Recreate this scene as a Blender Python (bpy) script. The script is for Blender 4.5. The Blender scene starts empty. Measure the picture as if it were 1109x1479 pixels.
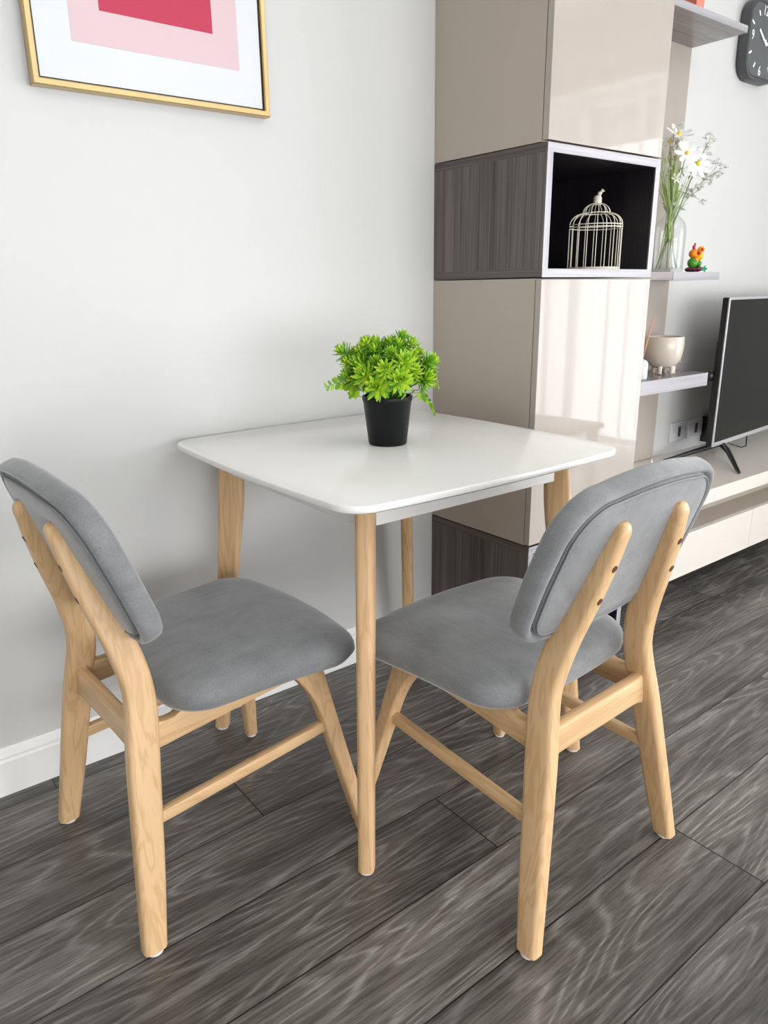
import bpy, bmesh, math, random
from mathutils import Vector, Matrix
random.seed(7)
sc = bpy.context.scene
COL = sc.collection
PI = math.pi

# ------------------------------------------------------------------ materials
def lin(r, g, b):
    f = lambda c: (c/255/12.92) if c/255 <= .04045 else ((c/255+.055)/1.055)**2.4
    return (f(r), f(g), f(b), 1)

class NT:
    def __init__(s, name):
        s.m = bpy.data.materials.new(name); s.m.use_nodes = True
        s.t = s.m.node_tree; s.b = s.t.nodes['Principled BSDF']; s.out = s.t.nodes['Material Output']
    def n(s, typ, **kw):
        x = s.t.nodes.new(typ)
        for k, v in kw.items(): setattr(x, k, v)
        return x
    def l(s, a, b): s.t.links.new(a, b)
    def math(s, op, a, b=None, c=None):
        x = s.n('ShaderNodeMath', operation=op)
        for i, v in enumerate((a, b, c)):
            if v is None: continue
            if isinstance(v, (int, float)): x.inputs[i].default_value = v
            else: s.l(v, x.inputs[i])
        return x.outputs[0]
    def mix(s, fac, a, b, mode='MIX'):
        x = s.n('ShaderNodeMix', data_type='RGBA', blend_type=mode)
        for i, v in ((0, fac), (6, a), (7, b)):
            if isinstance(v, (int, float)): x.inputs[i].default_value = v
            elif isinstance(v, tuple): x.inputs[i].default_value = v
            else: s.l(v, x.inputs[i])
        return x.outputs[2]
    def ramp(s, fac, stops):
        x = s.n('ShaderNodeValToRGB'); e = x.color_ramp.elements
        while len(e) > 1: e.remove(e[-1])
        e[0].position, e[0].color = stops[0][0], stops[0][1]
        for p, c in stops[1:]:
            k = e.new(p); k.color = c
        s.l(fac, x.inputs[0]); return x.outputs[0]
    def noise(s, vec, scale, detail=2, rough=.5, dist=0):
        x = s.n('ShaderNodeTexNoise'); x.inputs['Scale'].default_value = scale
        x.inputs['Detail'].default_value = detail; x.inputs['Roughness'].default_value = rough
        x.inputs['Distortion'].default_value = dist
        if vec is not None: s.l(vec, x.inputs['Vector'])
        return x.outputs['Fac']
    def obj(s): return s.n('ShaderNodeTexCoord').outputs['Object']
    def scale(s, vec, sx, sy, sz, off=(0, 0, 0)):
        x = s.n('ShaderNodeMapping'); x.inputs['Scale'].default_value = (sx, sy, sz); x.inputs['Location'].default_value = off
        s.l(vec, x.inputs['Vector']); return x.outputs[0]
    def comb(s, a, b, c):
        x = s.n('ShaderNodeCombineXYZ')
        for i, v in enumerate((a, b, c)):
            if isinstance(v, (int, float)): x.inputs[i].default_value = v
            else: s.l(v, x.inputs[i])
        return x.outputs[0]
    def bump(s, h, strength, dist):
        x = s.n('ShaderNodeBump'); x.inputs['Strength'].default_value = strength; x.inputs['Distance'].default_value = dist
        s.l(h, x.inputs['Height']); s.l(x.outputs[0], s.b.inputs['Normal'])
    def col(s, v):
        if isinstance(v, tuple): s.b.inputs['Base Color'].default_value = v
        else: s.l(v, s.b.inputs['Base Color'])
    def set(s, **kw):
        for k, v in kw.items(): s.b.inputs[k.replace('_', ' ')].default_value = v

def plain(name, c, rough=.5, metal=0, var=.06, vscale=8, ior=1.5, **kw):
    t = NT(name); v = t.noise(t.obj(), vscale, 3)
    d = tuple(x*(1-var) for x in c[:3])+(1,)
    t.col(t.mix(v, d, c)); t.set(Roughness=rough, Metallic=metal, IOR=ior, **kw); return t.m

def wood(name, axis, base=(.66, .445, .245), dark=(.46, .27, .12)):
    t = NT(name); o = t.obj()
    s = [26, 26, 26]; s['xyz'.index(axis)] = 1.6
    f = [160, 160, 160]; f['xyz'.index(axis)] = 5
    n1 = t.noise(t.scale(o, *s), 1, 3, .55, .35)
    ring = t.math('SINE', t.math('MULTIPLY', n1, 42)); ring = t.math('MULTIPLY_ADD', ring, .5, .5)
    ring = t.math('POWER', ring, 2.5)
    n2 = t.noise(t.scale(o, *f), 1, 2)
    n3 = t.noise(o, 5, 2)
    c = t.mix(t.math('MULTIPLY', ring, .6), base+(1,), dark+(1,))
    c = t.mix(t.math('MULTIPLY', n2, .35), c, tuple(x*.82 for x in base)+(1,))
    c = t.mix(t.math('MULTIPLY', n3, .3), c, (base[0]*.95, base[1]*.85, base[2]*.72, 1))
    t.col(c); t.set(Roughness=.42, IOR=1.45); t.bump(n2, .08, .001); return t.m

M = {}
M['wall'] = plain('wall_paint', (.585, .585, .57, 1), .75, var=.02, vscale=2)
M['ceil'] = plain('ceiling_paint', (.86, .86, .85, 1), .85, var=.02)
M['trimw'] = plain('trim_white', (.86, .86, .84, 1), .4, var=.02)
M['wx'] = wood('maple_x', 'x'); M['wy'] = wood('maple_y', 'y'); M['wz'] = wood('maple_z', 'z')
M['white'] = plain('white_lacquer', (.80, .79, .765, 1), .22, var=.015)
M['taupe'] = plain('taupe_gloss', (.40, .357, .315, 1), .03, var=.02, vscale=3, ior=1.38)
M['taupe_side'] = plain('taupe_satin', (.42, .365, .305, 1), .32, var=.03, vscale=3)
M['bench'] = plain('bench_cream', (.70, .645, .585, 1), .25, var=.02, vscale=3)
M['gap'] = plain('shadow_gap', (.03, .025, .02, 1), .8)  # near-black tone that paints the shade in narrow gaps
M['black'] = plain('black_plastic', (.012, .012, .013, 1), .35)
M['blackmatte'] = plain('black_pot', (.006, .007, .008, 1), .38, ior=1.3)
M['felt'] = plain('felt_glide', (.75, .70, .66, 1), .8)
M['boltred'] = plain('bolt_hole', (.10, .03, .015, 1), .5)
M['gold'] = plain('brushed_gold', (.62, .45, .22, 1), .32, metal=.85, var=.1, vscale=30)
M['paper'] = plain('mat_paper', (.62, .64, .665, 1), .6, var=.01)
M['pink'] = plain('print_pink', lin(204, 180, 184), .6, var=.02)
M['red'] = plain('print_crimson', lin(178, 42, 74), .6, var=.04)
M['silver'] = plain('silver_bezel', (.62, .62, .64, 1), .3, metal=.6)
M['screen'] = plain('tv_screen', (.012, .013, .011, 1), .2, var=.02, ior=1.2)
M['plate'] = plain('socket_plate', (.62, .63, .66, 1), .35)
M['cage'] = plain('cream_wire', (.78, .72, .60, 1), .45)
M['cream'] = plain('cream_ceramic', (.66, .58, .49, 1), .22, var=.12, vscale=14)
M['copper'] = plain('copper_reed', (.75, .38, .22, 1), .5)
M['navy'] = plain('navy_box', (.012, .012, .035, 1), .5)
M['pinkobj'] = plain('pink_soft', lin(230, 110, 130), .6)
M['coral'] = plain('coral_card', lin(235, 130, 110), .6, var=.2, vscale=40)
M['clockbody'] = plain('clock_grey', (.06, .065, .068, 1), .4)
M['clockface'] = plain('clock_face', (.10, .112, .112, 1), .12, var=.03)
M['clockwhite'] = plain('clock_white', (.9, .9, .9, 1), .5, var=0)
M['stem'] = plain('flower_stem', (.16, .28, .07, 1), .5, var=.3, vscale=60)
M['grassg'] = plain('fine_green', (.52, .66, .26, 1), .55, var=.35, vscale=50)
M['petal'] = plain('white_petal', (.86, .87, .85, 1), .5, var=.06, vscale=80)
M['pollen'] = plain('yellow_centre', (.80, .62, .08, 1), .6)
M['twig'] = plain('twig_brown', (.42, .38, .26, 1), .6)
M['orange'] = plain('toy_orange', lin(245, 140, 20), .35)
M['yellow'] = plain('toy_yellow', lin(250, 190, 30), .35)
M['toyred'] = plain('toy_red', lin(200, 20, 40), .35)
M['green'] = plain('toy_green', lin(70, 150, 30), .35, var=.3, vscale=60)
M['teal'] = plain('toy_teal', lin(40, 160, 110), .35)
M['plum'] = plain('toy_plum', lin(90, 20, 50), .3)
M['soil'] = plain('dark_soil', (.02, .025, .012, 1), .9)
M['whitecable'] = plain('white_cable', (.75, .74, .72, 1), .4)
M['rug'] = plain('cream_rug', (.62, .55, .48, 1), .95, var=.35, vscale=18)
M['liquid'] = plain('vase_water', (.80, .86, .62, 1), .05, Transmission_Weight=.9)

def m_leaf(name, a, b):
    t = NT(name); c = t.mix(t.noise(t.obj(), 55, 2), a, b)
    t.col(c); t.set(Roughness=.42, IOR=1.45); t.set(Subsurface_Weight=0.0); return t.m
M['leaf1'] = m_leaf('leaf_lime', (.30, .52, .02, 1), (.50, .66, .045, 1))
M['leaf2'] = m_leaf('leaf_green', (.11, .34, .02, 1), (.26, .50, .03, 1))
M['leaf3'] = m_leaf('leaf_deep', (.05, .20, .02, 1), (.14, .34, .03, 1))

def m_fabric():
    t = NT('grey_velvet'); o = t.obj()
    a = t.noise(o, 9, 4, .6, .6); f = t.noise(o, 420, 2)
    b = t.noise(t.scale(o, 60, 14, 60), 1, 3)
    v = t.math('ADD', t.math('MULTIPLY', a, .5), t.math('ADD', t.math('MULTIPLY', f, .3), t.math('MULTIPLY', b, .2)))
    t.col(t.ramp(v, [(.3, (.115, .118, .121, 1)), (.7, (.25, .255, .26, 1))]))
    t.set(Roughness=.9, Sheen_Weight=.45, Sheen_Roughness=.45); t.bump(f, .25, .0008); return t.m
M['fabric'] = m_fabric()
M['piping'] = plain('grey_piping', (.24, .244, .248, 1), .85, var=.2, vscale=200)

def m_darkwood(name, axis, c1, c2, rough=.4):
    t = NT(name); o = t.obj(); s = [150, 150, 150]; s['xyz'.index(axis)] = 2.2
    q = [16, 16, 16]; q['xyz'.index(axis)] = .6
    n = t.noise(t.scale(o, *s), 1, 4, .65); k = t.noise(t.scale(o, *q), 1, 2)
    v = t.math('ADD', t.math('MULTIPLY', n, .6), t.math('MULTIPLY', k, .4))
    t.col(t.ramp(v, [(.36, c1), (.62, c2)])); t.set(Roughness=rough); t.bump(n, .15, .0006); return t.m
M['dwz'] = m_darkwood('dark_oak_z', 'z', (.035, .026, .022, 1), (.155, .128, .115, 1))
M['dwy'] = m_darkwood('dark_oak_y', 'y', (.03, .023, .02, 1), (.12, .10, .09, 1))
M['dwx'] = m_darkwood('dark_oak_x', 'x', (.05, .04, .036, 1), (.15, .13, .12, 1))
M['dedge'] = m_darkwood('oak_edge_sheen_x', 'x', (.25, .235, .25, 1), (.40, .385, .41, 1), .3)  # reflected light painted as a pale tone on the dark wood's front edges
M['dedgez'] = m_darkwood('oak_edge_sheen_z', 'z', (.25, .235, .25, 1), (.40, .385, .41, 1), .3)
M['shelfwood'] = m_darkwood('grey_oak', 'x', (.15, .13, .125, 1), (.27, .245, .235, 1), .25)
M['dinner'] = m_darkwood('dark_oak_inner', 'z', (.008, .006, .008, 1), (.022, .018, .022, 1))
M['lightoak'] = m_darkwood('light_oak', 'x', (.50, .38, .27, 1), (.66, .54, .42, 1))

def m_floor():
    t = NT('oak_laminate'); o = t.obj()
    sp = t.n('ShaderNodeSeparateXYZ'); t.l(o, sp.inputs[0]); X, Y = sp.outputs[0], sp.outputs[1]
    PW, PL = .1887, 1.83
    rv = t.math('DIVIDE', t.math('SUBTRACT', -.06, Y), PW)
    row = t.math('FLOOR', rv); fr = t.math('SUBTRACT', rv, row)
    even = t.math('SUBTRACT', 1, t.math('FLOORED_MODULO', row, 2))
    jx = t.math('ADD', t.math('MULTIPLY_ADD', row, .162, -1.025), t.math('MULTIPLY', even, .915))
    u = t.math('DIVIDE', t.math('SUBTRACT', X, jx), PL)
    colm = t.math('FLOOR', u); fu = t.math('SUBTRACT', u, colm)
    wn = t.n('ShaderNodeTexWhiteNoise', noise_dimensions='2D'); t.l(t.comb(row, colm, 0), wn.inputs['Vector'])
    R = wn.outputs['Value']
    gx = t.math('ADD', X, t.math('MULTIPLY', R, 37)); gy = t.math('ADD', Y, t.math('MULTIPLY', R, 11))
    # cathedral grain: contour lines of a stretched field
    f1 = t.noise(t.comb(t.math('MULTIPLY', gx, 1.15), t.math('MULTIPLY', gy, 8.5), t.math('MULTIPLY', R, 9)), 1, 1.2, .4, .2)
    wob = t.noise(t.comb(t.math('MULTIPLY', gx, 7), t.math('MULTIPLY', gy, 45), 0), 1, 4, .62)
    ph = t.math('ADD', t.math('MULTIPLY', f1, 120), t.math('MULTIPLY', wob, 2.6))
    ring = t.math('POWER', t.math('MULTIPLY_ADD', t.math('SINE', ph), .5, .5), 4.5)
    pore = t.noise(t.comb(t.math('MULTIPLY', gx, 14), t.math('MULTIPLY', gy, 210), R), 1, 3, .65)
    pore2 = t.noise(t.comb(t.math('MULTIPLY', gx, 3.5), t.math('MULTIPLY', gy, 95), R), 1, 4, .65)
    blotch = t.noise(t.comb(t.math('MULTIPLY', gx, 2.2), t.math('MULTIPLY', gy, 9), R), 1, 3, .6)
    c = t.ramp(blotch, [(.3, (.052, .045, .039, 1)), (.5, (.100, .090, .080, 1)), (.74, (.178, .161, .143, 1))])
    c = t.mix(t.math('MULTIPLY', t.math('MULTIPLY', ring, t.math('MAXIMUM', t.math('MULTIPLY_ADD', blotch, 2.4, -.7), .10)), .72), c, (.36, .345, .325, 1))
    pm = t.ramp(pore, [(.45, (0, 0, 0, 1)), (.57, (1, 1, 1, 1))])
    c = t.mix(t.math('MULTIPLY', pm, .5), c, (.028, .025, .023, 1))
    pm2 = t.ramp(pore2, [(.49, (0, 0, 0, 1)), (.62, (1, 1, 1, 1))])
    c = t.mix(t.math('MULTIPLY', pm2, .38), c, (.24, .222, .205, 1))
    tone = t.math('MULTIPLY_ADD', R, .4, .8)
    c = t.mix(1.0, c, t.comb(tone, tone, tone), 'MULTIPLY')
    e1 = t.math('LESS_THAN', t.math('MULTIPLY', t.math('MINIMUM', fr, t.math('SUBTRACT', 1, fr)), PW), .0014)
    e2 = t.math('LESS_THAN', t.math('MULTIPLY', t.math('MINIMUM', fu, t.math('SUBTRACT', 1, fu)), PL), .0015)
    e = t.math('MAXIMUM', e1, e2)
    c = t.mix(e, c, (.008, .007, .006, 1))
    t.col(c); t.set(Roughness=.36, IOR=1.5)
    h = t.math('SUBTRACT', t.math('MULTIPLY', pm, -.5), t.math('MULTIPLY', e, 2))
    t.bump(h, .22, .001); return t.m
M['floor'] = m_floor()

def m_glass():
    t = NT('clear_glass'); tr = t.n('ShaderNodeBsdfTransparent'); gl = t.n('ShaderNodeBsdfGlossy'); gl.inputs['Roughness'].default_value = .02
    tr.inputs['Color'].default_value = (.975, .985, .98, 1)
    lw = t.n('ShaderNodeLayerWeight'); lw.inputs['Blend'].default_value = .5
    fr = t.math('MULTIPLY_ADD', t.math('POWER', lw.outputs['Facing'], 4), .45, .03)
    mx = t.n('ShaderNodeMixShader'); t.l(fr, mx.inputs[0]); t.l(tr.outputs[0], mx.inputs[1]); t.l(gl.outputs[0], mx.inputs[2])
    t.l(mx.outputs[0], t.out.inputs['Surface']); return t.m
M['glass'] = m_glass()

def m_curtain():
    t = NT('sheer_curtain')
    tr = t.n('ShaderNodeBsdfTransparent'); tl = t.n('ShaderNodeBsdfTranslucent'); df = t.n('ShaderNodeBsdfDiffuse')
    w = t.noise(t.scale(t.obj(), 40, 40, 900), 1, 2)
    c = t.ramp(w, [(.3, (.86, .87, .9, 1)), (.7, (.95, .95, .97, 1))])
    t.l(c, tl.inputs['Color']); t.l(c, df.inputs['Color'])
    m1 = t.n('ShaderNodeMixShader'); m1.inputs[0].default_value = .35
    t.l(tl.outputs[0], m1.inputs[1]); t.l(df.outputs[0], m1.inputs[2])
    m2 = t.n('ShaderNodeMixShader')
    lw = t.n('ShaderNodeLayerWeight'); lw.inputs['Blend'].default_value = .35
    fac = t.math('MULTIPLY_ADD', lw.outputs['Facing'], .50, .48)
    t.l(fac, m2.inputs[0])
    t.l(tr.outputs[0], m2.inputs[1]); t.l(m1.outputs[0], m2.inputs[2])
    t.l(m2.outputs[0], t.out.inputs['Surface']); return t.m
M['curtain'] = m_curtain()

# ------------------------------------------------------------------ mesh helpers
class MB:
    def __init__(s): s.v = []; s.f = []; s.mi = []; s.mats = []
    def slot(s, m):
        if m not in s.mats: s.mats.append(m)
        return s.mats.index(m)
    def add(s, vs, fs, mat=None):
        k = len(s.v); s.v += [tuple(v) for v in vs]
        i = s.slot(mat) if mat is not None else 0
        for f in fs: s.f.append(tuple(a+k for a in f)); s.mi.append(i)
    def box(s, x0, x1, y0, y1, z0, z1, mat=None):
        vs = [(x, y, z) for z in (z0, z1) for y in (y0, y1) for x in (x0, x1)]
        s.add(vs, [(0, 2, 3, 1), (4, 5, 7, 6), (0, 1, 5, 4), (2, 6, 7, 3), (0, 4, 6, 2), (1, 3, 7, 5)], mat)
    def loft(s, secs, mat=None, cap=True):
        n = len(secs[0]); vs = [p for q in secs for p in q]; fs = []
        for i in range(len(secs)-1):
            for j in range(n):
                a = i*n+j; b = i*n+(j+1) % n
                fs.append((a, b, b+n, a+n))
        if cap:
            fs.append(tuple(reversed(range(n)))); fs.append(tuple(range((len(secs)-1)*n, len(secs)*n)))
        s.add(vs, fs, mat)
    def tube(s, pts, r, seg=8, mat=None, closed=False):
        pts = [Vector(p) for p in pts]; N = len(pts); secs = []
        up = Vector((0, 0, 1)); prev = None
        for i, p in enumerate(pts):
            if closed: d = pts[(i+1) % N]-pts[i-1]
            else: d = pts[min(i+1, N-1)]-pts[max(i-1, 0)]
            d.normalize()
            if prev is None:
                a = d.cross(up)
                if a.length < .1: a = d.cross(Vector((1, 0, 0)))
            else: a = prev-d*prev.dot(d)
            a.normalize(); prev = a; b = d.cross(a)
            rr = r[i] if isinstance(r, (list, tuple)) else r
            secs.append([tuple(p+(a*math.cos(2*PI*k/seg)+b*math.sin(2*PI*k/seg))*rr) for k in range(seg)])
        if closed:
            secs.append(secs[0])
            s.loft(secs, mat, cap=False)
        else: s.loft(secs, mat)
    def lathe(s, prof, c=(0, 0, 0), seg=32, mat=None):
        secs = [[(c[0]+r*math.cos(2*PI*k/seg), c[1]+r*math.sin(2*PI*k/seg), c[2]+z) for k in range(seg)] for r, z in prof]
        s.loft(secs, mat)
    def ball(s, c, r, mat=None, seg=14, rings=8):
        if not isinstance(r, (tuple, list)): r = (r, r, r)
        secs = []
        for i in range(rings+1):
            a = -PI/2+PI*i/rings; q = max(math.cos(a), .01)
            secs.append([(c[0]+r[0]*q*math.cos(2*PI*k/seg), c[1]+r[1]*q*math.sin(2*PI*k/seg), c[2]+r[2]*math.sin(a)) for k in range(seg)])
        s.loft(secs, mat)
    def build(s, name, mat=None, parent=None, smooth=True, bevel=0, bseg=2, loc=None):
        me = bpy.data.meshes.new(name); me.from_pydata(s.v, [], s.f)
        if s.mats:
            for m in s.mats: me.materials.append(m)
            for p, i in zip(me.polygons, s.mi): p.material_index = i
        elif mat is not None: me.materials.append(mat)
        bm = bmesh.new(); bm.from_mesh(me)
        bmesh.ops.remove_doubles(bm, verts=bm.verts, dist=1e-6)
        bmesh.ops.recalc_face_normals(bm, faces=bm.faces)
        if bevel:
            es = [e for e in bm.edges if len(e.link_faces) == 2 and e.calc_face_angle(0) > .6]
            bmesh.ops.bevel(bm, geom=es, offset=bevel, segments=bseg, profile=.5, affect='EDGES', clamp_overlap=True)
        if smooth:
            for f in bm.faces: f.smooth = True
            for e in bm.edges:
                if len(e.link_faces) == 2 and e.calc_face_angle(0) > .75: e.smooth = False
        bm.to_mesh(me); bm.free()
        o = bpy.data.objects.new(name, me); COL.objects.link(o)
        if parent is not None: o.parent = parent
        if loc is not None: o.location = loc
        return o

def rr(w, d, r, seg=3, cx=0, cy=0):
    """rounded rectangle loop w x d"""
    r = min(r, w/2-1e-5, d/2-1e-5); pts = []
    for (sx, sy, a0) in ((1, 1, 0), (-1, 1, PI/2), (-1, -1, PI), (1, -1, 1.5*PI)):
        for k in range(seg+1):
            a = a0+PI/2*k/seg
            pts.append((cx+sx*(w/2-r)+r*math.cos(a), cy+sy*(d/2-r)+r*math.sin(a)))
    return pts

def interp(tab, z):
    for (a, b), (c, d) in zip(tab, tab[1:]):
        if z <= c: return b+(d-b)*(z-a)/(c-a) if c != a else b
    return tab[-1][1]
def smoothtab(tab, z):
    # catmull-rom through the table
    n = len(tab)
    if z <= tab[0][0]: return tab[0][1]
    for i in range(n-1):
        if z <= tab[i+1][0]:
            x0, y0 = tab[i]; x1, y1 = tab[i+1]
            m0 = (y1-tab[i-1][1])/(x1-tab[i-1][0]) if i else (y1-y0)/(x1-x0)
            m1 = (tab[i+2][1]-y0)/(tab[i+2][0]-x0) if i+2 < n else (y1-y0)/(x1-x0)
            h = x1-x0; t = (z-x0)/h
            return (2*t**3-3*t*t+1)*y0+(t**3-2*t*t+t)*h*m0+(-2*t**3+3*t*t)*y1+(t**3-t*t)*h*m1
    return tab[-1][1]

def thing(name, label, cat, loc=(0, 0, 0), rz=0, group=None):
    o = bpy.data.objects.new(name, None); COL.objects.link(o)
    o.location = loc; o.rotation_euler = (0, 0, rz); o.empty_display_size = .05
    return tag(o, label, cat, group)
def tag(o, label, cat, group=None):
    o['label'] = label; o['category'] = cat
    if group: o['group'] = group
    return o
def struct(o): o['kind'] = 'structure'; return o
def copy_tree(o, parent=None):
    c = o.copy(); COL.objects.link(c)
    if parent is not None: c.parent = parent
    for ch in list(o.children): copy_tree(ch, c)
    return c
def sbox(name, mat, *b, bevel=0):
    m = MB(); m.box(*b); return struct(m.build(name, mat, smooth=False, bevel=bevel))

# ------------------------------------------------------------------ room
XL, XR, YF, ZC = -3.2, 2.72, -4.6, 2.62
sbox('floor', M['floor'], XL-.1, XR+.1, YF-.1, .1, -.06, 0)
sbox('ceiling', M['ceil'], XL-.1, XR+.1, YF-.1, .1, ZC, ZC+.08)
sbox('wall_back', M['wall'], XL-.1, XR+.1, 0, .1, 0, ZC)
sbox('wall_left', M['wall'], XL-.1, XL, YF, 0, 0, ZC)
WY0, WY1, WZ = -4.3, -1.55, 2.20          # window in the right wall
m = MB(); m.box(XR, XR+.1, WY1, 0, 0, ZC); m.box(XR, XR+.1, YF, WY0, 0, ZC); m.box(XR, XR+.1, WY0, WY1, WZ, ZC)
struct(m.build('wall_right', M['wall'], smooth=False))
FX0, FX1 = -3.1, 1.5                     # added opening behind the camera, lets the fill light in
m = MB(); m.box(XL, FX0, YF-.1, YF, 0, ZC); m.box(FX1, XR, YF-.1, YF, 0, ZC); m.box(FX0, FX1, YF-.1, YF, 2.3, ZC)
struct(m.build('wall_front', M['wall'], smooth=False))
def window(name, a0, a1, top, axis):
    m = MB(); w = .05
    def bx(u0, u1, z0, z1):
        if axis == 'y': m.box(XR+.02, XR+.07, u0, u1, z0, z1)
        else: m.box(u0, u1, YF-.07, YF-.02, z0, z1)
    for k in range(4):
        c = a0+(a1-a0)*k/3
        c = min(max(c, a0+w/2), a1-w/2); bx(c-w/2, c+w/2, 0, top)
    bx(a0, a1, 0, w); bx(a0, a1, top-w, top)
    return struct(m.build(name, M['trimw'], smooth=False))
window('window_1', WY0, WY1, WZ, 'y'); window('window_added', FX0, FX1, 2.3, 'x')  # the second window is added, an unseen frame for the fill light
# skirting board along the back wall: flat board with a moulded top
prof = [(0, 0), (-.016, 0), (-.016, .082), (-.014, .088), (-.0145, .094), (-.010, .102), (-.006, .108), (-.004, .112), (0, .112)]
m = MB(); m.loft([[(x, y, z) for y, z in prof] for x in (XL, -.0005)])
struct(m.build('baseboard_back', M['trimw'], smooth=False))
# sheer curtain in front of the window
m = MB(); N = 420; rows = [0.02, 1.0, 2.22]; P = []
for i in range(N+1):
    y = WY0-.1+(WY1-WY0+.35)*i/N; t = i/N
    d = .042*math.sin(t*2*PI*17+2.2*math.sin(t*23))+.020*math.sin(t*2*PI*41+2.4*math.sin(t*31))
    P.append((XR-.14+d, y))
vs = [(x-(.012*math.sin(y*40) if k == 0 else 0), y, z) for k, z in enumerate(rows) for x, y in P]
fs = [(k*(N+1)+i, k*(N+1)+i+1, (k+1)*(N+1)+i+1, (k+1)*(N+1)+i) for k in range(2) for i in range(N)]
m.add(vs, fs); tag(m.build('curtain', M['curtain']), 'sheer white full-height curtain seen mirrored in the glossy cupboard door', 'curtain')
m = MB(); m.box(XR-.2, XR-.005, WY0-.15, WY1+.3, 2.21, 2.40)
struct(m.build('trim_1', M['wall'], smooth=False, bevel=.004))

# ------------------------------------------------------------------ dining chair
TANA = .367; CA = 1/math.sqrt(1+TANA**2); SA = TANA*CA
REAR = [(0, -.240), (.164, -.2235), (.27, -.212), (.343, -.2035), (.41, -.193), (.455, -.190), (.53, -.2045), (.61, -.2285), (.674, -.2455), (.72, -.2555), (.745, -.261)]
FRONT = [(0, -.200), (.135, -.178), (.245, -.1625), (.34, -.149), (.425, -.139), (.485, -.1425), (.55, -.158), (.63, -.1835), (.69, -.207), (.735, -.2245), (.745, -.2285)]
POSTX = lambda z: .216-.1806*z
def rear_leg(s):
    m = MB(); secs = []
    zs = [.007+.711*i/42 for i in range(43)]
    zt = zs[-1]; H = .027
    for z in zs:
        a, b = smoothtab(REAR, z), smoothtab(FRONT, z)
        secs.append([(s*POSTX(z)+x, y, z) for x, y in rr(.030, b-a, .0095, 4, 0, (a+b)/2)])
    a, b = smoothtab(REAR, zt), smoothtab(FRONT, zt); c0, d0 = (a+b)/2, b-a
    for k in range(1, 9):                       # rounded finger tip
        q = k/8*PI/2; z = zt+H*math.sin(q); f = max(math.cos(q), .06); w = .030*max(f, .06)**.55
        secs.append([(s*POSTX(z)+x, y, z) for x, y in rr(w, d0*f, min(.0095, w*.4, d0*f*.4), 4, 0, c0-.367*(z-zt))])
    m.loft(secs); return m
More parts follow.
